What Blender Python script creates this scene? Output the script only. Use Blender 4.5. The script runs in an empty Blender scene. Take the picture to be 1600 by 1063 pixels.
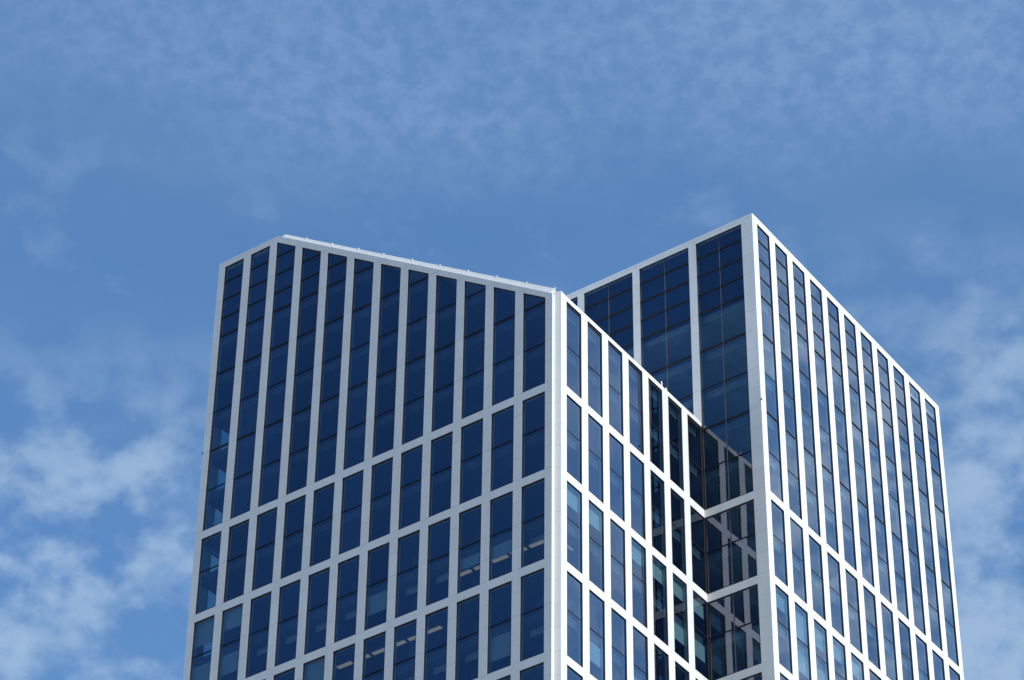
import bpy, bmesh, math, random
from mathutils import Vector, Matrix
random.seed(11)
C = bpy.context.scene.collection
SC = bpy.context.scene

# ------------------------------------------------------------------ camera
W0, H0, F0 = 1600.0, 1063.0, 4874.25
cam_d = bpy.data.cameras.new('camera')
cam = bpy.data.objects.new('camera', cam_d)
C.objects.link(cam)
cam.location = (98.13197, -136.38735, -128.9085)
cam.rotation_mode = 'XYZ'
cam.rotation_euler = (2.23898, -0.00997, 0.62939)
cam_d.sensor_width = 36.0
cam_d.sensor_fit = 'HORIZONTAL'
cam_d.lens = F0 / W0 * 36.0
cam_d.clip_start = 1.0
cam_d.clip_end = 8000.0
SC.camera = cam

# ------------------------------------------------------------------ sky and sun
SUN_EL, SUN_AZ = 36.0, -1.5          # azimuth counted from +X towards +Y
world = bpy.data.worlds.new('World')
SC.world = world
world.use_nodes = True
nt = world.node_tree
N, L = nt.nodes, nt.links
for n in list(N):
    N.remove(n)
out = N.new('ShaderNodeOutputWorld')
bg = N.new('ShaderNodeBackground')
bg.inputs['Strength'].default_value = 0.15
L.new(bg.outputs[0], out.inputs['Surface'])
sky = N.new('ShaderNodeTexSky')
sky.sky_type = 'NISHITA'
sky.sun_disc = False
sky.sun_elevation = math.radians(SUN_EL)
sky.sun_rotation = math.radians(90.0 - SUN_AZ)
sky.air_density = 1.25
sky.dust_density = 0.25
sky.ozone_density = 5.0


def vmath(op, a, b=None, s=None):
    n = N.new('ShaderNodeVectorMath'); n.operation = op
    for i, v in enumerate((a, b)):
        if v is None: continue
        if isinstance(v, (tuple, list)): n.inputs[i].default_value = v
        else: L.new(v, n.inputs[i])
    if s is not None: n.inputs['Scale'].default_value = s
    return n


def m(op, a, b=None, clamp=False):
    n = N.new('ShaderNodeMath'); n.operation = op; n.use_clamp = clamp
    for i, v in enumerate((a, b)):
        if v is None: continue
        if isinstance(v, (int, float)): n.inputs[i].default_value = v
        else: L.new(v, n.inputs[i])
    return n.outputs[0]


def smooth(v, a, b, lo=0.0, hi=1.0):
    n = N.new('ShaderNodeMapRange'); n.interpolation_type = 'SMOOTHSTEP'
    L.new(v, n.inputs['Value'])
    n.inputs['From Min'].default_value = a; n.inputs['From Max'].default_value = b
    n.inputs['To Min'].default_value = lo; n.inputs['To Max'].default_value = hi
    return n.outputs[0]


def noise(vec, scale, detail, rough, dist=0.0):
    n = N.new('ShaderNodeTexNoise'); L.new(vec, n.inputs['Vector'])
    n.inputs['Scale'].default_value = scale; n.inputs['Detail'].default_value = detail
    n.inputs['Roughness'].default_value = rough; n.inputs['Distortion'].default_value = dist
    return n.outputs['Fac']


def mix(fac, a, b):
    n = N.new('ShaderNodeMix'); n.data_type = 'RGBA'
    if isinstance(fac, (int, float)): n.inputs[0].default_value = fac
    else: L.new(fac, n.inputs[0])
    for k, v in ((6, a), (7, b)):
        if isinstance(v, tuple): n.inputs[k].default_value = v + (1.0,)
        else: L.new(v, n.inputs[k])
    return n.outputs[2]


tint = N.new('ShaderNodeMix'); tint.data_type = 'RGBA'; tint.blend_type = 'MULTIPLY'
tint.inputs[0].default_value = 1.0
L.new(sky.outputs[0], tint.inputs[6])
tint.inputs[7].default_value = (0.41, 0.845, 1.21, 1)
base_sky = tint.outputs[2]

# the cloud layer lies on a plane high above: direction / elevation = place on that plane
geo = N.new('ShaderNodeTexCoord')
sep = N.new('ShaderNodeSeparateXYZ'); L.new(geo.outputs['Generated'], sep.inputs[0])
zc = m('MAXIMUM', sep.outputs['Z'], 0.03)
comb = N.new('ShaderNodeCombineXYZ')
L.new(m('DIVIDE', sep.outputs['X'], zc), comb.inputs['X'])
L.new(m('DIVIDE', sep.outputs['Y'], zc), comb.inputs['Y'])
P = comb.outputs[0]
plen = vmath('LENGTH', P).outputs['Value']
pn = m('DIVIDE', m('DIVIDE', sep.outputs['Y'], zc), plen)          # -1 .. 1, how far towards +Y
px = m('DIVIDE', m('DIVIDE', sep.outputs['X'], zc), plen)
side = smooth(pn, -0.35, 0.25)
wob = noise(P, 5.0, 2.0, 0.5)
plw = m('ADD', plen, m('MULTIPLY', m('SUBTRACT', wob, 0.5), 0.16))
# fine mottled veil, higher up
DIR = vmath('MULTIPLY', geo.outputs['Generated'], (1.0, 1.0, 1.45)).outputs['Vector']
veil_n = smooth(noise(DIR, 140.0, 9.0, 0.58, 0.0), 0.32, 0.68)
veil_b = smooth(noise(P, 9.0, 4.0, 0.55), 0.33, 0.60, 0.65, 1.0)
veil_m = smooth(plw, 1.185, 1.06)
veil = m('MULTIPLY', m('MULTIPLY', m('ADD', m('MULTIPLY', veil_n, 0.62), 0.40), veil_b), m('MULTIPLY', veil_m, side))
# puffs lower down
puff_n = smooth(noise(DIR, 47.0, 10.0, 0.50, 0.0), 0.37, 0.66)
puff_b = smooth(noise(DIR, 12.0, 3.0, 0.5), 0.16, 0.46)
puff_m = smooth(m('ADD', plw, smooth(px, -0.70, -0.5, -0.02, 0.065)), 1.23, 1.42)
puff = m('MULTIPLY', m('MULTIPLY', puff_n, m('ADD', m('MULTIPLY', puff_b, 0.75), 0.25)), m('MULTIPLY', puff_m, side))
wisp_n = smooth(noise(DIR, 36.0, 9.0, 0.56, 0.0), 0.52, 0.72)
wisp = m('MULTIPLY', m('MULTIPLY', wisp_n, side), smooth(plw, 1.10, 1.2, 0.0, 0.5))

haze = m('MULTIPLY', m('MULTIPLY', side, 0.24), smooth(noise(P, 3.0, 5.0, 0.6), 0.2, 0.8, 0.7, 1.3))
thin = mix(haze, base_sky, (1.95, 2.8, 3.3))
veil = m('MULTIPLY', veil, smooth(px, -0.85, -0.50, 0.5, 1.0))
col = mix(m('MULTIPLY', veil, 0.68), thin, (1.6, 2.6, 4.4))
low = smooth(plen, 1.9, 3.6, 0.0, 0.85)            # paler air and broken cloud towards the horizon
col = mix(low, col, (2.8, 3.05, 3.25))
col = mix(m('MULTIPLY', wisp, 0.5), col, (2.2, 3.2, 4.9))
col = mix(m('MULTIPLY', puff, 0.68), col, (2.85, 3.9, 5.15))
# brighter broken cloud on the sunward side of the sky (it shows in the glass)
glow = m('MULTIPLY', smooth(px, -0.05, 0.35, 0.0, 0.8), side)      # forward scatter: paler, brighter air towards the sun
col = mix(glow, col, (2.4, 5.6, 10.2))
east = m('MULTIPLY', smooth(px, 0.0, 0.35), smooth(pn, 0.84, 0.885, 0.3, 1.0))
ec = m('MULTIPLY', m('MULTIPLY', m('ADD', m('MULTIPLY', smooth(noise(P, 20.0, 9.0, 0.55, 0.2), 0.38, 0.68), 0.95), 0.05), side), east)
col = mix(m('MULTIPLY', ec, 0.9), col, (9.0, 12.0, 13.5))
L.new(col, bg.inputs['Color'])

sun_d = bpy.data.lights.new('sun', 'SUN')
sun_d.energy = 4.1
sun_d.angle = math.radians(0.53)
sun_d.color = (1.0, 0.955, 0.90)
sun = bpy.data.objects.new('sun', sun_d)
C.objects.link(sun)
sun.location = (60, 0, 80)
e, a_ = math.radians(SUN_EL), math.radians(SUN_AZ)
sv = Vector((math.cos(e) * math.cos(a_), math.cos(e) * math.sin(a_), math.sin(e)))
sun.rotation_euler = sv.to_track_quat('Z', 'Y').to_euler()

SC.view_settings.view_transform = 'Standard'
SC.view_settings.look = 'None'
SC.view_settings.exposure = 0.0
SC.view_settings.gamma = 1.0
SC.view_settings.use_curve_mapping = False
SC.render.engine = 'CYCLES'
cy = SC.cycles
cy.max_bounces = 12
cy.diffuse_bounces = 4
cy.glossy_bounces = 4
cy.transparent_max_bounces = 16
cy.caustics_reflective = False
cy.caustics_refractive = False
cy.sample_clamp_indirect = 6.0
cy.use_denoising = True


# ------------------------------------------------------------------ materials
def new_mat(name):
    mt = bpy.data.materials.new(name); mt.use_nodes = True
    return mt, mt.node_tree, mt.node_tree.nodes['Principled BSDF']


def simple(name, colr, rough=0.6, metal=0.0, var=0.06, scale=1.5):
    mt, t, b = new_mat(name)
    tc = t.nodes.new('ShaderNodeTexCoord')
    nz = t.nodes.new('ShaderNodeTexNoise'); nz.inputs['Scale'].default_value = scale
    nz.inputs['Detail'].default_value = 6
    t.links.new(tc.outputs['Object'], nz.inputs['Vector'])
    r = t.nodes.new('ShaderNodeValToRGB')
    r.color_ramp.elements[0].position = 0.3; r.color_ramp.elements[1].position = 0.7
    r.color_ramp.elements[0].color = tuple(c * (1 - var) for c in colr) + (1,)
    r.color_ramp.elements[1].color = tuple(min(1, c * (1 + var)) for c in colr) + (1,)
    t.links.new(nz.outputs['Fac'], r.inputs[0]); t.links.new(r.outputs[0], b.inputs['Base Color'])
    b.inputs['Roughness'].default_value = rough; b.inputs['Metallic'].default_value = metal
    return mt


def cladding_mat():
    """white coated panels: faint cloudy soiling and hairline panel joints every half storey"""
    mt, t, b = new_mat('white_cladding')
    n, l = t.nodes, t.links
    tc = n.new('ShaderNodeTexCoord')
    mp = n.new('ShaderNodeMapping'); mp.inputs['Scale'].default_value = (1.0, 1.0, 0.22)
    l.new(tc.outputs['Object'], mp.inputs['Vector'])
    nz = n.new('ShaderNodeTexNoise'); nz.inputs['Scale'].default_value = 1.4; nz.inputs['Detail'].default_value = 7
    l.new(mp.outputs[0], nz.inputs['Vector'])
    r = n.new('ShaderNodeValToRGB')
    r.color_ramp.elements[0].position = 0.3; r.color_ramp.elements[1].position = 0.72
    r.color_ramp.elements[0].color = (0.735, 0.748, 0.708, 1); r.color_ramp.elements[1].color = (0.795, 0.808, 0.768, 1)
    l.new(nz.outputs['Fac'], r.inputs[0])
    # per panel tone: one value for each 1.8 m course
    sp = n.new('ShaderNodeSeparateXYZ'); l.new(tc.outputs['Object'], sp.inputs[0])

    def mm(op, a, bb):
        q = n.new('ShaderNodeMath'); q.operation = op
        for i, v in enumerate((a, bb)):
            if v is None: continue
            if isinstance(v, (int, float)): q.inputs[i].default_value = v
            else: l.new(v, q.inputs[i])
        return q.outputs[0]
    zz = mm('DIVIDE', mm('ADD', sp.outputs['Z'], 360.0), 1.8)
    fr = mm('FRACT', zz, None)
    d = mm('MINIMUM', fr, mm('SUBTRACT', 1.0, fr))
    joint = mm('LESS_THAN', d, 0.0075)
    wn = n.new('ShaderNodeTexWhiteNoise'); wn.noise_dimensions = '3D'
    cx = n.new('ShaderNodeCombineXYZ')
    l.new(mm('FLOOR', mm('DIVIDE', mm('ADD', sp.outputs['X'], mm('MULTIPLY', sp.outputs['Y'], 1.0)), 2.61), None), cx.inputs[0])
    l.new(mm('FLOOR', zz, None), cx.inputs[2])
    l.new(cx.outputs[0], wn.inputs['Vector'])
    tone = mm('ADD', mm('MULTIPLY', wn.outputs['Value'], 0.05), 0.965)
    tone2 = mm('MULTIPLY', tone, mm('SUBTRACT', 1.0, mm('MULTIPLY', joint, 0.34)))
    mx = n.new('ShaderNodeMix'); mx.data_type = 'RGBA'; mx.blend_type = 'MULTIPLY'; mx.inputs[0].default_value = 1
    l.new(r.outputs[0], mx.inputs[6])
    cc = n.new('ShaderNodeCombineColor')
    for i in range(3): l.new(tone2, cc.inputs[i])
    l.new(cc.outputs[0], mx.inputs[7])
    l.new(mx.outputs[2], b.inputs['Base Color'])
    b.inputs['Roughness'].default_value = 0.42
    b.inputs['Specular IOR Level'].default_value = 0.35
    return mt


def glass_mat():
    """coated solar glass: blue mirror coat over a green-blue see-through body"""
    mt = bpy.data.materials.new('solar_glass'); mt.use_nodes = True
    t = mt.node_tree; n, l = t.nodes, t.links
    for q in list(n): n.remove(q)
    o = n.new('ShaderNodeOutputMaterial')
    fr = n.new('ShaderNodeFresnel'); 
    gm = n.new('ShaderNodeNewGeometry')
    ior = n.new('ShaderNodeMapRange')                     # same reflectance from inside and outside
    ior.inputs['To Min'].default_value = 2.35; ior.inputs['To Max'].default_value = 1 / 2.35
    l.new(gm.outputs['Backfacing'], ior.inputs['Value']); l.new(ior.outputs[0], fr.inputs['IOR'])
    tr = n.new('ShaderNodeBsdfTransparent'); tr.inputs['Color'].default_value = (0.37, 0.54, 0.60, 1)
    gl = n.new('ShaderNodeBsdfGlossy'); gl.inputs['Roughness'].default_value = 0.004
    gl.inputs['Color'].default_value = (0.66, 0.685, 0.88, 1)
    tc = n.new('ShaderNodeTexCoord')
    nz = n.new('ShaderNodeTexNoise'); nz.inputs['Scale'].default_value = 0.55; nz.inputs['Detail'].default_value = 2
    l.new(tc.outputs['Object'], nz.inputs['Vector'])
    bp = n.new('ShaderNodeBump'); bp.inputs['Strength'].default_value = 0.05; bp.inputs['Distance'].default_value = 0.05
    l.new(nz.outputs['Fac'], bp.inputs['Height'])
    l.new(bp.outputs[0], gl.inputs['Normal'])
    oi = n.new('ShaderNodeObjectInfo')                    # each pane's coat is a shade lighter or darker
    vr = n.new('ShaderNodeMapRange'); vr.inputs['To Min'].default_value = 0.86; vr.inputs['To Max'].default_value = 1.06
    l.new(oi.outputs['Random'], vr.inputs['Value'])
    tn = n.new('ShaderNodeMix'); tn.data_type = 'RGBA'; tn.blend_type = 'MULTIPLY'; tn.inputs[0].default_value = 1
    tn.inputs[6].default_value = (0.66, 0.685, 0.88, 1)
    cb = n.new('ShaderNodeCombineColor')
    for i in range(3): l.new(vr.outputs[0], cb.inputs[i])
    l.new(cb.outputs[0], tn.inputs[7]); l.new(tn.outputs[2], gl.inputs['Color'])
    mx = n.new('ShaderNodeMixShader')
    l.new(fr.outputs[0], mx.inputs[0]); l.new(tr.outputs[0], mx.inputs[1]); l.new(gl.outputs[0], mx.inputs[2])
    l.new(mx.outputs[0], o.inputs['Surface'])
    return mt


def lamp_mat():
    mt = bpy.data.materials.new('lamp_glow'); mt.use_nodes = True
    t = mt.node_tree; n, l = t.nodes, t.links
    b = n['Principled BSDF']
    b.inputs['Base Color'].default_value = (0.8, 0.8, 0.75, 1)
    tc = n.new('ShaderNodeTexCoord'); nz = n.new('ShaderNodeTexNoise'); nz.inputs['Scale'].default_value = 3
    l.new(tc.outputs['Object'], nz.inputs['Vector'])
    mr = n.new('ShaderNodeMapRange'); mr.inputs['To Min'].default_value = 0.8; mr.inputs['To Max'].default_value = 1.1
    l.new(nz.outputs['Fac'], mr.inputs['Value'])
    b.inputs['Emission Color'].default_value = (0.40, 0.28, 0.18, 1)
    l.new(mr.outputs[0], b.inputs['Emission Strength'])
    return mt


M = dict(
    clad=cladding_mat(), glass=glass_mat(), lamp=lamp_mat(),
    metal=simple('dark_bronze_metal', (0.006, 0.0065, 0.009), 0.75, 0.0, 0.15, 3.0),
    mullion=simple('grey_mullion_metal', (0.09, 0.09, 0.10), 0.6, 0.0, 0.08, 3.0),
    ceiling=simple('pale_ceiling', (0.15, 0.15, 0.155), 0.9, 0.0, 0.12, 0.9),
    ceiling2=simple('lit_look_ceiling', (0.34, 0.35, 0.34), 0.9, 0.0, 0.15, 0.9),  # taller block: paler ceiling colour stands in for lit rooms
    wallin=simple('grey_interior', (0.14, 0.145, 0.15), 0.9, 0.0, 0.2, 0.4),
    dark=simple('dark_backing', (0.012, 0.013, 0.018), 0.8, 0.0, 0.3, 0.5),
    bead=simple('light_bronze_bead', (0.07, 0.062, 0.075), 0.6, 0.0, 0.1, 3.0),
    blind=simple('white_blind', (0.62, 0.62, 0.58), 0.9, 0.0, 0.05, 6.0),
    roof=simple('pale_roofing', (0.78, 0.77, 0.75), 0.8, 0.0, 0.1, 0.8),
    steel=simple('galvanised_steel', (0.62, 0.63, 0.64), 0.45, 0.4, 0.06, 5.0),
    ground=simple('grey_paving', (0.42, 0.365, 0.295), 0.95, 0.0, 0.35, 0.02),
)


# ------------------------------------------------------------------ mesh helpers
class MB:
    def __init__(self): self.v, self.f, self.mi = [], [], []

    def poly(self, pts, mi=0):
        i = len(self.v); self.v += [tuple(p) for p in pts]
        self.f.append(tuple(range(i, i + len(pts)))); self.mi.append(mi)

    def prism(self, F, pts, d0, d1, mi=0):
        """polygon pts (s,z) on facade F from depth d0 to d1"""
        k = len(pts)
        if k < 3: return
        i = len(self.v)
        self.v += [tuple(F.pt(s, z, d0)) for s, z in pts] + [tuple(F.pt(s, z, d1)) for s, z in pts]
        self.f.append(tuple(range(i, i + k))); self.f.append(tuple(range(i + 2 * k - 1, i + k - 1, -1)))
        for a in range(k):
            b = (a + 1) % k
            self.f.append((i + b, i + a, i + k + a, i + k + b))
        self.mi += [mi] * (k + 2)

    def rect(self, F, s0, s1, z0, z1, d0, d1, mi=0):
        self.prism(F, [(s0, z0), (s1, z0), (s1, z1), (s0, z1)], d0, d1, mi)

    def box(self, x0, x1, y0, y1, z0, z1, mi=0):
        i = len(self.v)
        self.v += [(x0, y0, z0), (x1, y0, z0), (x1, y1, z0), (x0, y1, z0), (x0, y0, z1), (x1, y0, z1), (x1, y1, z1), (x0, y1, z1)]
        for q in ((0, 3, 2, 1), (4, 5, 6, 7), (0, 1, 5, 4), (1, 2, 6, 5), (2, 3, 7, 6), (3, 0, 4, 7)):
            self.f.append(tuple(i + j for j in q)); self.mi.append(mi)

    def slab(self, x0, xa, xb, y0, y1, z0, z1):
        """box whose +x side runs from xa (at y0) to xb (at y1)"""
        self.box(x0, xa, y0, y1, z0, z1)
        k = len(self.v) - 8
        for j in (2, 6): self.v[k + j] = (xb,) + self.v[k + j][1:]

    def tube(self, p0, p1, r, seg=8, mi=0):
        p0, p1 = Vector(p0), Vector(p1); ax = (p1 - p0).normalized()
        u = ax.orthogonal().normalized(); w = ax.cross(u); i = len(self.v)
        for p in (p0, p1):
            for k in range(seg):
                t = 2 * math.pi * k / seg
                self.v.append(tuple(p + r * (math.cos(t) * u + math.sin(t) * w)))
        for k in range(seg):
            b = (k + 1) % seg
            self.f.append((i + k, i + b, i + seg + b, i + seg + k)); self.mi.append(mi)
        self.f.append(tuple(range(i + seg - 1, i - 1, -1))); self.f.append(tuple(range(i + seg, i + 2 * seg)))
        self.mi += [mi, mi]

    def build(self, name, mats, parent=None, recalc=True):
        me = bpy.data.meshes.new(name); me.from_pydata(self.v, [], self.f)
        if not isinstance(mats, (list, tuple)): mats = [mats]
        for q in mats: me.materials.append(q)
        for p, k in zip(me.polygons, self.mi): p.material_index = k
        if recalc:
            bm = bmesh.new(); bm.from_mesh(me); bmesh.ops.recalc_face_normals(bm, faces=bm.faces[:]); bm.to_mesh(me); bm.free()
        me.update()
        o = bpy.data.objects.new(name, me); C.objects.link(o)
        if parent is not None: o.parent = parent
        return o


def clip(poly, a, b, c):
    """keep the side a*s + b*z <= c of a convex polygon"""
    r = []
    for i in range(len(poly)):
        p, q = poly[i], poly[(i + 1) % len(poly)]
        fp, fq = a * p[0] + b * p[1] - c, a * q[0] + b * q[1] - c
        if fp <= 0: r.append(p)
        if (fp < 0 < fq) or (fq < 0 < fp):
            t = fp / (fp - fq); r.append((p[0] + t * (q[0] - p[0]), p[1] + t * (q[1] - p[1])))
    return r


def inset(poly, d):
    """shrink a counter-clockwise convex polygon by d"""
    r = list(poly); k = len(poly)
    for i in range(k):
        p, q = poly[i], poly[(i + 1) % k]
        ex, ez = q[0] - p[0], q[1] - p[1]; ln = math.hypot(ex, ez)
        if ln < 1e-6: continue
        nx, nz = ez / ln, -ex / ln                      # outward normal of a ccw polygon
        r = clip(r, nx, nz, nx * p[0] + nz * p[1] - d)
        if len(r) < 3: return []
    return r


class Face:
    def __init__(self, o, ang_dir, n):
        self.o = Vector((o[0], o[1], 0)); self.s = Vector(ang_dir + (0,)); self.n = Vector(n + (0,))

    def pt(self, s, z, d=0.0):
        p = self.o + self.s * s - self.n * d; return Vector((p.x, p.y, z))


gB, gC = -0.0234, -0.0030
FA = Face((0, 0), (-1.0, 0.0), (0.0, -1.0))
FB = Face((1.03022, 1.08738), (math.sin(gB), math.cos(gB)), (math.cos(gB), -math.sin(gB)))
FC = Face((4.81754, 18.77874), (-math.cos(gC), math.sin(gC)), (-math.sin(gC), -math.cos(gC)))
FD = Face((5.74916, 19.45282), (math.sin(gB), math.cos(gB)), (math.cos(gB), -math.sin(gB)))
FW = Face((-31.17, 48.3), (0.0, -1.0), (-1.0, 0.0))        # far left side, not seen head-on

STOREY, ROW, BAND = 3.6, 7.2, 0.672
ZG = -130.6                                                # ground
ZTOP, ZWT = 25.48, 24.88
NROW = 17


def frow(k):                       # bottom and top of window row k (1 = the tall one)
    return (0.0, None) if k == 1 else (-ROW * (k - 1), -ROW * (k - 2) - BAND)


XPEAK = -25.31


def a_top(s):                      # outline of the front cladding at s (s = -x)
    return min(25.46, 7.59 + 0.690 * (0.59 + s))


def core_z(x):                     # sloping roof edge behind the front cladding
    return min(25.70, 7.97 + 0.6838 * (1.03 - x))


# ------------------------------------------------------------------ ground
g = MB(); g.box(-3000, 3000, -3000, 3000, ZG - 2.0, ZG)
go = g.build('ground', M['ground']); go['kind'] = 'structure'; go['label'] = 'grey paved ground around the foot of the tower'

# ------------------------------------------------------------------ the tower
T = bpy.data.objects.new('office_tower', None); C.objects.link(T)
T['label'] = 'white gridded glass office tower with a sloping left roofline and a taller block at right'
T['category'] = 'building'


def part(name, mb, mats, parent=T, **kw):
    return mb.build(name, mats, parent)


D_CL = 0.34     # cladding depth
D_GL = 0.085    # where the glass sits


def facade_A():
    b = MB(); p, w = 2.60341, 1.90284
    zb = -ROW * (NROW - 1) - BAND
    edges = [(-0.59, 0.0)] + [(c * p + w, (c + 1) * p) for c in range(11)] + [(11 * p + w, 31.17)]
    for s0, s1 in edges:           # pillars from the base up to the roofline
        pts = [(s0, zb), (s1, zb), (s1, a_top(s1))]
        if s0 < -XPEAK < s1: pts.append((-XPEAK, a_top(-XPEAK)))
        pts.append((s0, a_top(s0)))
        b.prism(FA, pts, 0, D_CL)
    for c in range(12):
        s0, s1 = c * p, c * p + w
        for k in range(1, NROW + 1):
            z1 = frow(k)[0]
            b.rect(FA, s0, s1, z1 - BAND, z1, 0, D_CL)
        # head piece under the roofline
        lo = win_top_A(s0), win_top_A(s1)
        pts = [(s0, lo[0])]
        if s0 < SPK < s1: pts.append((SPK, win_top_A(SPK)))
        pts += [(s1, lo[1]), (s1, a_top(s1))]
        if s0 < -XPEAK < s1: pts.append((-XPEAK, a_top(-XPEAK)))
        pts += [(s0, a_top(s0))]
        # the head may be concave at the peak: split into simple quads
        cuts = sorted({s0, s1} | ({SPK} if s0 < SPK < s1 else set()) | ({-XPEAK} if s0 < -XPEAK < s1 else set()))
        for u0, u1 in zip(cuts[:-1], cuts[1:]):
            b.prism(FA, [(u0, win_top_A(u0)), (u1, win_top_A(u1)), (u1, a_top(u1)), (u0, a_top(u0))], 0, D_CL)
    b.rect(FA, -0.59, 31.17, ZG, zb, 0.003, D_CL)
    return b


def win_top_A(s):
    return min(24.86, 7.48 + 0.6850 * (s + 0.01))


SPK = (24.86 - 7.48) / 0.6850 - 0.01


def facade_grid(F, s_lo, s_hi, cols, ztop, zwt, rows=NROW, row1_bottom=0.0):
    b = MB(); zb = -ROW * (rows - 1) - BAND
    prev = s_lo
    for s0, s1 in cols:
        if s0 - prev > 1e-3: b.rect(F, prev, s0, zb, ztop, 0, D_CL)
        b.rect(F, s0, s1, zwt, ztop, 0, D_CL)
        for k in range(1, rows + 1):
            z1 = frow(k)[0]
            b.rect(F, s0, s1, z1 - BAND, z1, 0, D_CL)
        prev = s1
    if s_hi - prev > 1e-3: b.rect(F, prev, s_hi, zb, ztop, 0, D_CL)
    b.rect(F, s_lo, s_hi, ZG, zb, 0.003, D_CL)
    return b


colsA = [(c * 2.60341, c * 2.60341 + 1.90284) for c in range(12)]
colsB = [(c * 2.61792, c * 2.61792 + 1.84638) for c in range(7)]
colsB[6] = (colsB[6][0], 17.66)
colsD = [(c * 2.62415, c * 2.62415 + 1.82448) for c in range(11)]

BTOP, BWT = 7.80, 7.42
part('facade_frame', facade_A(), M['clad'])
fb = facade_grid(FB, 0.0, 17.66, colsB, BTOP, BWT)
# the pilaster at the stepped corner is solid behind
plan = [(0.0, 0.0), (-0.68, 0.0), (-0.85, 0.62), (0.0, 0.62)]  # outer side skewed sunward, shaped so the corner face looks brighter
n0 = len(fb.v)
fb.v += [tuple(FB.pt(q, ZG, d)) for q, d in plan] + [tuple(FB.pt(q, BTOP + 0.06 if q < -0.1 else BTOP, d)) for q, d in plan]
for fc in ((3, 2, 1, 0), (4, 5, 6, 7), (0, 1, 5, 4), (1, 2, 6, 5), (2, 3, 7, 6), (3, 0, 4, 7)):
    fb.f.append(tuple(n0 + q for q in fc)); fb.mi.append(0)
part('facade_frame', fb, M['clad'])

# front of the taller block: corner pillar, then double bays; above the lower roof only from the second bay on
colsC = [(0.07, 4.185), (4.86, 9.39), (10.03, 14.58), (15.20, 19.75), (20.40, 24.9), (25.6, 30.1), (30.8, 35.3)]
cb = MB()
zb = -ROW * (NROW - 1) - BAND
cb.rect(FC, -0.93, 0.07, zb, ZTOP, 0, D_CL)
cb.rect(FC, 0.07, 4.185, ZWT, ZTOP, 0, D_CL)
for k in range(1, NROW + 1):
    z1 = frow(k)[0]
    cb.rect(FC, 0.07, 4.21, z1 - BAND, z1, 0, D_CL)
prev = 4.185
for s0, s1 in colsC[1:]:
    roof = lambda s: core_z(FC.pt(s, 0).x) - 0.3
    cb.prism(FC, [(prev, roof(prev)), (s0, roof(s0)), (s0, ZTOP), (prev, ZTOP)] if prev > 4.2 else
             [(prev, BTOP - 0.25), (s0, roof(s0)), (s0, ZTOP), (prev, ZTOP)], 0, D_CL)
    cb.rect(FC, s0, s1, ZWT, ZTOP, 0, D_CL)
    prev = s1
cb.rect(FC, prev, 37.0, 20.0, ZTOP, 0, D_CL)
cb.rect(FC, -0.93, 4.21, ZG, zb, 0.003, D_CL)
part('facade_frame', cb, M['clad'])
part('facade_frame', facade_grid(FD, -0.335, 28.70, colsD, ZTOP, ZWT), M['clad'])

# far left side
colsW = [(0.9 + c * 2.62, 0.9 + c * 2.62 + 1.84) for c in range(17)]
colsW.append((45.45, 46.80))
part('facade_frame', facade_grid(FW, 0.0, 48.3 - D_CL, colsW, 25.46, 24.86, rows=6), M['clad'])

# back wall and roofs
bw = MB(); bw.box(-31.1, 5.0, 48.0, 48.25, ZG, 25.4)
part('rear_wall', bw, M['clad'])

rf = MB()   # lower block: sloping roof slab, its visible edge stands a little above the front cladding
F_core = Face((0, 0.0), (-1.0, 0.0), (0.0, -1.0))
sp = -(1.03 - (25.70 - 7.97) / 0.6838)
edge = [(-0.33, core_z(0.33)), (sp, 25.70), (31.10, 25.70), (31.10, 24.75), (sp + 0.2, 24.75), (-0.33, core_z(0.33) - 1.0)]
for q in ([edge[0], edge[1], edge[4], edge[5]], [edge[1], edge[2], edge[3], edge[4]]):
    n0 = len(rf.v)
    rf.prism(F_core, q, 0.42, 0.75)
    for t in (2, 3):               # face leaned back to catch the sun, shaped so the strip looks brighter
        v = rf.v[n0 + t]; rf.v[n0 + t] = (v[0], 0.10, v[2])
part('parapet', rf, M['clad'])
rs = MB()
e2 = [(-0.55, core_z(0.55) - 0.35), (sp, 25.2), (31.0, 25.2), (31.0, 24.9), (sp + 0.1, 24.9), (-0.55, core_z(0.55) - 0.65)]
for q in ([e2[0], e2[1], e2[4], e2[5]], [e2[1], e2[2], e2[3], e2[4]]):
    rs.prism(F_core, q, 0.76, 18.7)
part('roof', rs, M['roof'])
r2 = MB(); r2.box(-30.8, 4.9, 19.2, 47.9, 23.9, 24.2)
part('roof', r2, M['roof'])

# inner core walls and dark backing behind the rooftop screens
iw = MB()
iw.box(-24.0, -6.5, 6.6, 12.6, ZG, 7.0)
iw.box(-25.0, -1.5, 25.2, 41.5, ZG, 18.0)
part('inner_wall', iw, M['wallin'])
for c in range(6):
    x = -2.25 - c * 5.207
    q = MB(); q.tube((x, 2.7, -4 * ROW), (x, 2.7, min(17.5, core_z(x) - 1.0)), 0.33, 16); part('column', q, M['ceiling'])
for c in range(4):
    p = FB.pt(2.24 + c * 5.236, 0, 1.6)
    q = MB(); q.tube((p.x, p.y, -4 * ROW), (p.x, p.y, 6.8), 0.33, 16); part('column', q, M['ceiling'])
bk, bk2, bk3 = MB(), MB(), MB()
for c, (s0, s1) in enumerate(colsA):
    poly = [(s0 - .3, 18.0), (s1 + .3, 18.0), (s1 + .3, win_top_A(s1 + .3) + .1), (s0 - .3, win_top_A(s0 - .3) + .1)]
    if win_top_A(s0) > 18.1:
        bk.prism(FA, poly, 0.36, 0.42)
bk2.rect(FC, 0.0, 36.0, 18.0, 25.4, 0.37, 0.42)
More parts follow.
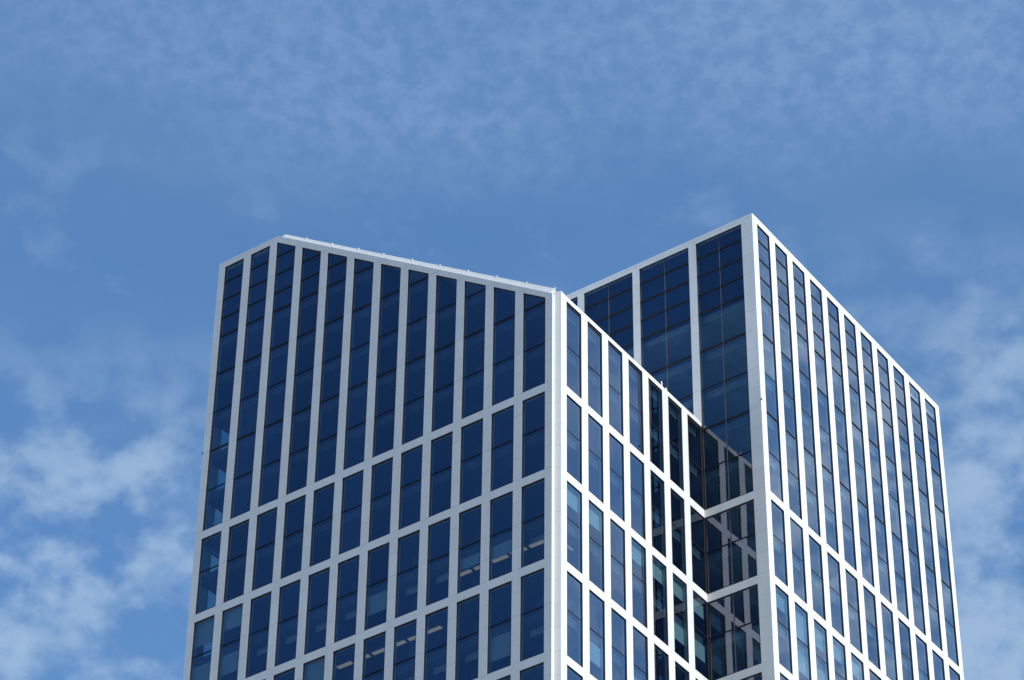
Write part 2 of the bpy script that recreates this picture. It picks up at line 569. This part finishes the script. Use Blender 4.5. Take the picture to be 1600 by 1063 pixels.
bk4 = MB(); bk4.rect(FW, 29.5, 47.6, 10.7, 25.3, 0.37, 0.42); part('backing_panel', bk4, M['dark'])
bk3.rect(FD, -0.2, 28.45, 18.0, 25.4, 0.37, 0.42)
part('backing_panel', bk, M['dark'])
part('backing_panel', bk2, M['dark'])
part('backing_panel', bk3, M['dark'])

# floor slabs with ceilings: one for each storey of each block
deep = MB()
for k in range(-34, 6):
    z = STOREY * k
    a = MB()
    x1 = 0.6
    if z > 6.9:
        x1 = min(0.6, 1.05 - (z + 0.9 - 7.91) / 0.6838)
    thick = BAND - 0.02
    if x1 > -30:
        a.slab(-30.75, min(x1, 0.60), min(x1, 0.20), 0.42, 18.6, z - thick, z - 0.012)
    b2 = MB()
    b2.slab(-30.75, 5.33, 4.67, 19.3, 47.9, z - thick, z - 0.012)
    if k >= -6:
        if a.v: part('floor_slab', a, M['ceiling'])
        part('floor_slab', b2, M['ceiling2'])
    else:
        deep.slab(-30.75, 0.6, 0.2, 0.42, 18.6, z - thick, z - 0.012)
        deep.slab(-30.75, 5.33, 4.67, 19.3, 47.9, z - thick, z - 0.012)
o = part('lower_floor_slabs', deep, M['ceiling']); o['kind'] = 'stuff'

# ------------------------------------------------------------------ windows
Rm = cam.rotation_euler.to_matrix()


def to_px(p):
    d = Rm.transposed() @ (Vector(p) - cam.location)
    return (W0 / 2 + F0 * d.x / -d.z, H0 / 2 - F0 * d.y / -d.z)


def seen_area(F, poly):
    q = [to_px(F.pt(s, z)) for s, z in poly]
    for a, b, c in ((-1, 0, 0), (1, 0, W0), (0, -1, 0), (0, 1, H0)):
        q = clip(q, a, b, c)
        if len(q) < 3: return 0.0
    return abs(sum(q[i][0] * q[(i + 1) % len(q)][1] - q[(i + 1) % len(q)][0] * q[i][1] for i in range(len(q)))) / 2


def lines_for(z0, z1):
    """transoms (height, half thickness) crossing a window between z0 and z1"""
    r = []
    for q in range(-70, 14):
        z = q * 1.8
        k = q / 2.0
        if not (z0 + 0.25 < z < z1 - 0.12): continue
        if k <= 5 and abs(k - round(k)) > 0.1: continue            # half-storey lines only above the fifth storey
        strong = k >= 2 and not (k == 3)
        r.append((z, 0.072 if strong else 0.032))
    return r


wins = []      # (face, name, col, row, poly, centre mullion s)
for c, (s0, s1) in enumerate(colsA):
    for k in range(1, NROW + 1):
        if k == 1:
            pts = [(s0, 0.0), (s1, 0.0), (s1, win_top_A(s1))]
            if s0 < SPK < s1: pts.append((SPK, win_top_A(SPK)))
            pts.append((s0, win_top_A(s0)))
        else:
            z0, z1 = frow(k); pts = [(s0, z0), (s1, z0), (s1, z1), (s0, z1)]
        wins.append((FA, 'A', c, k, pts, None))
for c, (s0, s1) in enumerate(colsB):
    for k in range(1, NROW + 1):
        z0, z1 = frow(k); z1 = z1 if z1 is not None else BWT
        wins.append((FB, 'B', c, k, [(s0, z0), (s1, z0), (s1, z1), (s0, z1)], None))
for c, (s0, s1) in enumerate(colsD):
    for k in range(1, NROW + 1):
        z0, z1 = frow(k); z1 = z1 if z1 is not None else ZWT
        wins.append((FD, 'D', c, k, [(s0, z0), (s1, z0), (s1, z1), (s0, z1)], None))
for c, (s0, s1) in enumerate(colsC):
    mid = (2.14, 7.10, 12.3, 17.5, 22.7, 27.9, 33.0)[c]
    if c == 0:
        for k in range(1, NROW + 1):
            z0, z1 = frow(k); z1 = z1 if z1 is not None else ZWT
            wins.append((FC, 'C', c, k, [(s0, z0), (s1, z0), (s1, z1), (s0, z1)], mid))
    else:
        zr = lambda s: core_z(FC.pt(s, 0).x) - 0.3
        pts = [(s0, zr(s0)), (s1, zr(s1)), (s1, ZWT), (s0, ZWT)]
        if zr(s1) > ZWT - 0.3: continue
        wins.append((FC, 'C', c, 1, pts, mid))

hidden = lambda w: w[1] == 'C' and w[2] >= 4
scored = []
for w in wins:
    ar = 0.0 if hidden(w) else seen_area(w[0], w[4])
    scored.append((ar, w))
order = sorted(range(len(scored)), key=lambda i: -scored[i][0])
single = {i for i in order if scored[i][0] > 60.0}
keep = set(order[:118]) & single



def ccw(F, poly):
    ar = sum(poly[i][0] * poly[(i + 1) % len(poly)][1] - poly[(i + 1) % len(poly)][0] * poly[i][1] for i in range(len(poly)))
    return poly if ar > 0 else poly[::-1]


def window_meshes(F, poly, mid, fr, gl, tilt=True, gmi=0, fname='A'):
    sunny = F in (FB, FD)          # slimmer profiles on the two long sunlit fronts
    FR_W = 0.032 if sunny else 0.056
    bar = 0.66 if sunny else (1.15 if F is FC else 1.0)
    poly = ccw(F, poly)
    inner = inset(poly, FR_W)
    if len(inner) < 3: return
    # casing ring, each side a mitred strip
    n = len(poly)
    inn = []
    for i in range(n):
        p0, p1, p2 = poly[i - 1], poly[i], poly[(i + 1) % n]
        def nrm(a, b):
            ex, ez = b[0] - a[0], b[1] - a[1]; l = math.hypot(ex, ez) or 1; return ez / l, -ex / l
        n1, n2 = nrm(p0, p1), nrm(p1, p2)
        det = n1[0] * n2[1] - n1[1] * n2[0]
        c1 = n1[0] * p1[0] + n1[1] * p1[1] - FR_W; c2 = n2[0] * p1[0] + n2[1] * p1[1] - FR_W
        if abs(det) < 1e-5: inn.append((p1[0] - n1[0] * FR_W, p1[1] - n1[1] * FR_W))
        else: inn.append(((c1 * n2[1] - c2 * n1[1]) / det, (n1[0] * c2 - n2[0] * c1) / det))
    for i in range(n):
        j = (i + 1) % n
        fr.prism(F, [poly[i], poly[j], inn[j], inn[i]], 0.012, 0.13)
    outer = inner; inner = inset(poly, FR_W + 0.014)
    if len(inner) == n:            # slim glazing bead between casing and glass
        ia = [None] * n
        for i in range(n):
            ia[i] = min(inner, key=lambda q: math.hypot(q[0] - inn[i][0], q[1] - inn[i][1]))
        for i in range(n):
            j = (i + 1) % n
            fr.prism(F, [inn[i], inn[j], ia[j], ia[i]], 0.045, 0.12, 2)
    else:
        inner = outer
    zs = [z for _, z in poly]; ls = [(z, h * bar) for z, h in lines_for(min(zs), max(zs))]
    for z, h in ls:
        q = clip(clip(inner, 0, 1, z + h), 0, -1, -(z - h))
        if len(q) >= 3: fr.prism(F, q, 0.04 if h > .03 else 0.06, 0.12)
    spans = [(-1e3, 1e3)]
    if mid is not None:
        q = clip(clip(inner, 1, 0, mid + 0.020), -1, 0, -(mid - 0.020))
        fr.prism(F, q, 0.03, 0.125, 1 if fr is not gl else 0)
        spans = [(-1e3, mid), (mid, 1e3)]
    cuts = [-1e3] + [z for z, _ in ls] + [1e3]
    for a, b in spans:
        for z0, z1 in zip(cuts[:-1], cuts[1:]):
            q = clip(clip(clip(clip(inner, 1, 0, b), -1, 0, -a), 0, 1, z1), 0, -1, -z0)
            if len(q) < 3: continue
            tx = random.gauss(0, 0.0022) if tilt else 0; tz = random.gauss(0, 0.0022) if tilt else 0
            cs = sum(p[0] for p in q) / len(q); cz = sum(p[1] for p in q) / len(q)
            pp = [F.pt(s, z, D_GL + tx * (s - cs) + tz * (z - cz)) for s, z in q]
            if (pp[1] - pp[0]).cross(pp[2] - pp[1]).dot(F.n) < 0: pp.reverse()      # coated side outwards
            gl.poly(pp, gmi)


# blinds: (face, column, row, storey half: 0 lower 1 upper) -> drop in metres from the ceiling
BL = {}
def bl(f, c, k, half, drop, deep=0.0):
    BL.setdefault((f, c, k), []).append((half, drop, deep))
def bh(f, c, k, half, drop=0.5): bl(f, c, k, half, drop, 0.72)        # short blind hung from the bulkhead, further in
# sunny side of the lower block
bl('B', 0, 3, 1, 1.45); bl('B', 1, 3, 1, 1.45); bl('B', 3, 3, 1, 1.35); bl('B', 4, 3, 1, 1.35); bl('B', 5, 3, 1, 1.3)
bl('B', 5, 3, 0, 1.3); bl('B', 6, 3, 1, 1.3); bl('B', 6, 3, 0, 1.3); bl('B', 1, 4, 0, 1.45); bl('B', 3, 4, 0, 1.4)
# sunny side of the taller block
bl('D', 0, 3, 1, 1.4); bl('D', 1, 3, 1, 2.6); bl('D', 1, 3, 0, 1.6); bl('D', 2, 3, 0, 1.4); bl('D', 3, 3, 1, 1.4)
bl('D', 4, 3, 1, 1.4); bl('D', 2, 3, 1, 1.8)
# shaded front
bl('A', 11, 3, 1, 1.9); bl('A', 10, 3, 1, 1.5); bl('A', 11, 3, 0, 1.5); bl('A', 10, 3, 0, 1.6)
bh('A', 9, 3, 0); bh('A', 8, 3, 0); bh('A', 7, 3, 0); bh('A', 6, 3, 0); bl('A', 5, 3, 0, 1.5)
bh('A', 4, 3, 0); bh('A', 3, 3, 0); bl('A', 2, 3, 0, 0.85); bl('A', 1, 3, 0, 1.0); bh('A', 0, 3, 0, 0.4)
bl('A', 7, 4, 1, 1.9); bh('A', 2, 4, 0); bh('A', 3, 4, 0); bl('A', 1, 4, 0, 1.8); bh('A', 0, 4, 0); bh('A', 4, 4, 0)
bl('A', 5, 4, 0, 1.5)

rest_f, rest_g = MB(), MB()
for i, (ar, w) in enumerate(scored):
    F, fn, c, k, poly, mid = w
    if i in keep:
        fr, gl = MB(), MB()
        window_meshes(F, poly, mid, fr, gl)
        wo = fr.build('window', [M['metal'], M['mullion'], M['bead']], T)
        gl.build('pane', M['glass'], wo, recalc=False)
        for half, drop, deep in BL.get((fn, c, k), ()):
            s0 = min(p[0] for p in poly); s1 = max(p[0] for p in poly)
            zt = (frow(k)[0] + 2 * STOREY - BAND) if half else (frow(k)[0] + STOREY - BAND)
            q = MB()
            q.rect(F, s0 + 0.02, s1 - 0.02, zt - drop, zt - 0.02, deep + D_CL + 0.015, deep + D_CL + 0.03)
            q.rect(F, s0 + 0.02, s1 - 0.02, zt - drop - 0.04, zt - drop, deep + D_CL + 0.008, deep + D_CL + 0.036)
            q.build('blind', M['blind'], wo)
    else:
        window_meshes(F, poly, mid, rest_f, rest_g, tilt=False)
for s0, s1 in colsW:
    for k in range(1, 7):
        z0, z1 = frow(k); z1 = z1 if z1 is not None else (24.86)
        window_meshes(FW, [(s0, z0), (s1, z0), (s1, z1), (s0, z1)], None, rest_f, rest_g, tilt=False)
mb = MB(); mb.v = rest_f.v + rest_g.v
mb.f = rest_f.f + [tuple(q + len(rest_f.v) for q in f) for f in rest_g.f]
mb.mi = list(rest_f.mi) + [3] * len(rest_g.f)
o = mb.build('lower_windows', [M['metal'], M['mullion'], M['bead'], M['glass']], T); o['kind'] = 'stuff'

# ------------------------------------------------------------------ lit ceiling lamps behind the shaded front
def lamp(x0, x1, y, zc):
    b = MB(); b.box(x0, x1, y - 0.16, y + 0.16, zc - 0.05, zc - 0.02)
    part('ceiling_lamp', b, M['lamp'])

for zc, s_from, s_to in ((-3 * STOREY - BAND, -1.4, 7.0), (-4 * STOREY - BAND, 8.6, 17.0)):
    s = s_from
    while s < s_to:
        lamp(-s - 1.22 - 1.1, -s - 1.1, 1.75, zc)
        s += 1.52
b = MB(); b.box(-0.2, -0.05, 1.2, 3.4, -4 * STOREY + 2.6, -4 * STOREY + 2.64)
part('ceiling_lamp', b, M['lamp'])

# ------------------------------------------------------------------ small roof things
for x in (-22.79, -20.19, -17.57, -15.13, -12.38, -9.8, -7.21, -4.62, -2.0, 0.45):
    b = MB(); z = core_z(x) - 0.02
    yy = 0.46
    th = math.atan(0.6838)
    R = Matrix.Rotation(th, 4, 'Y')
    def q(px, py, pz):
        v = R @ Vector((px, py, pz)); return (v.x * .65 + x, v.y * .65 + yy, v.z * .65 + z)
    i = len(b.v)
    b.v += [q(-.14, -.08, 0), (q(.14, -.08, 0)), q(.14, .08, 0), q(-.14, .08, 0), q(-.12, -.06, .05), q(.12, -.06, .05), q(.12, .06, .05), q(-.12, .06, .05)]
    for fc in ((0, 3, 2, 1), (4, 5, 6, 7), (0, 1, 5, 4), (1, 2, 6, 5), (2, 3, 7, 6), (3, 0, 4, 7)):
        b.f.append(tuple(i + j for j in fc)); b.mi.append(0)
    b.tube(q(0, 0, .03), q(0, 0, .10), 0.09)
    for k in range(8):
        t0, t1 = math.pi * k / 8, math.pi * (k + 1) / 8
        b.tube(q(math.cos(t0) * .06, 0, .08 + math.sin(t0) * .07), q(math.cos(t1) * .06, 0, .08 + math.sin(t1) * .07), .035, 6)
    part('roof_anchor', b, M['clad'])
for u, h in ((12.52, 0.62), (13.12, 0.42)):
    p = FB.pt(u, BTOP, 0.16); b = MB()
    b.box(p.x - .07, p.x + .07, p.y - .07, p.y + .07, BTOP - .01, BTOP + .04)
    b.tube((p.x, p.y, BTOP), (p.x, p.y, BTOP + h), .03)
    b.tube((p.x, p.y - .16, BTOP + h * .72), (p.x, p.y + .16, BTOP + h * .72), .018)
    b.tube((p.x, p.y, BTOP + h * .6), (p.x, p.y + .3, BTOP + h * .2), .016)
    part('lightning_rod', b, M['steel'])
for p in ((5.76, 18.80, 7.75), (-31.18, 0.03, 7.3)):
    b = MB(); b.box(p[0] - .02, p[0] + .05, p[1] - .06, p[1] + .02, p[2] - .06, p[2] + .06)
    b.tube((p[0], p[1] - .02, p[2]), (p[0] + (.09 if p[0] > 0 else -.09), p[1] - .02, p[2] - .04), .03)
    part('wall_sensor', b, M['metal'])
print('windows kept', len(keep), 'seen', len(single))
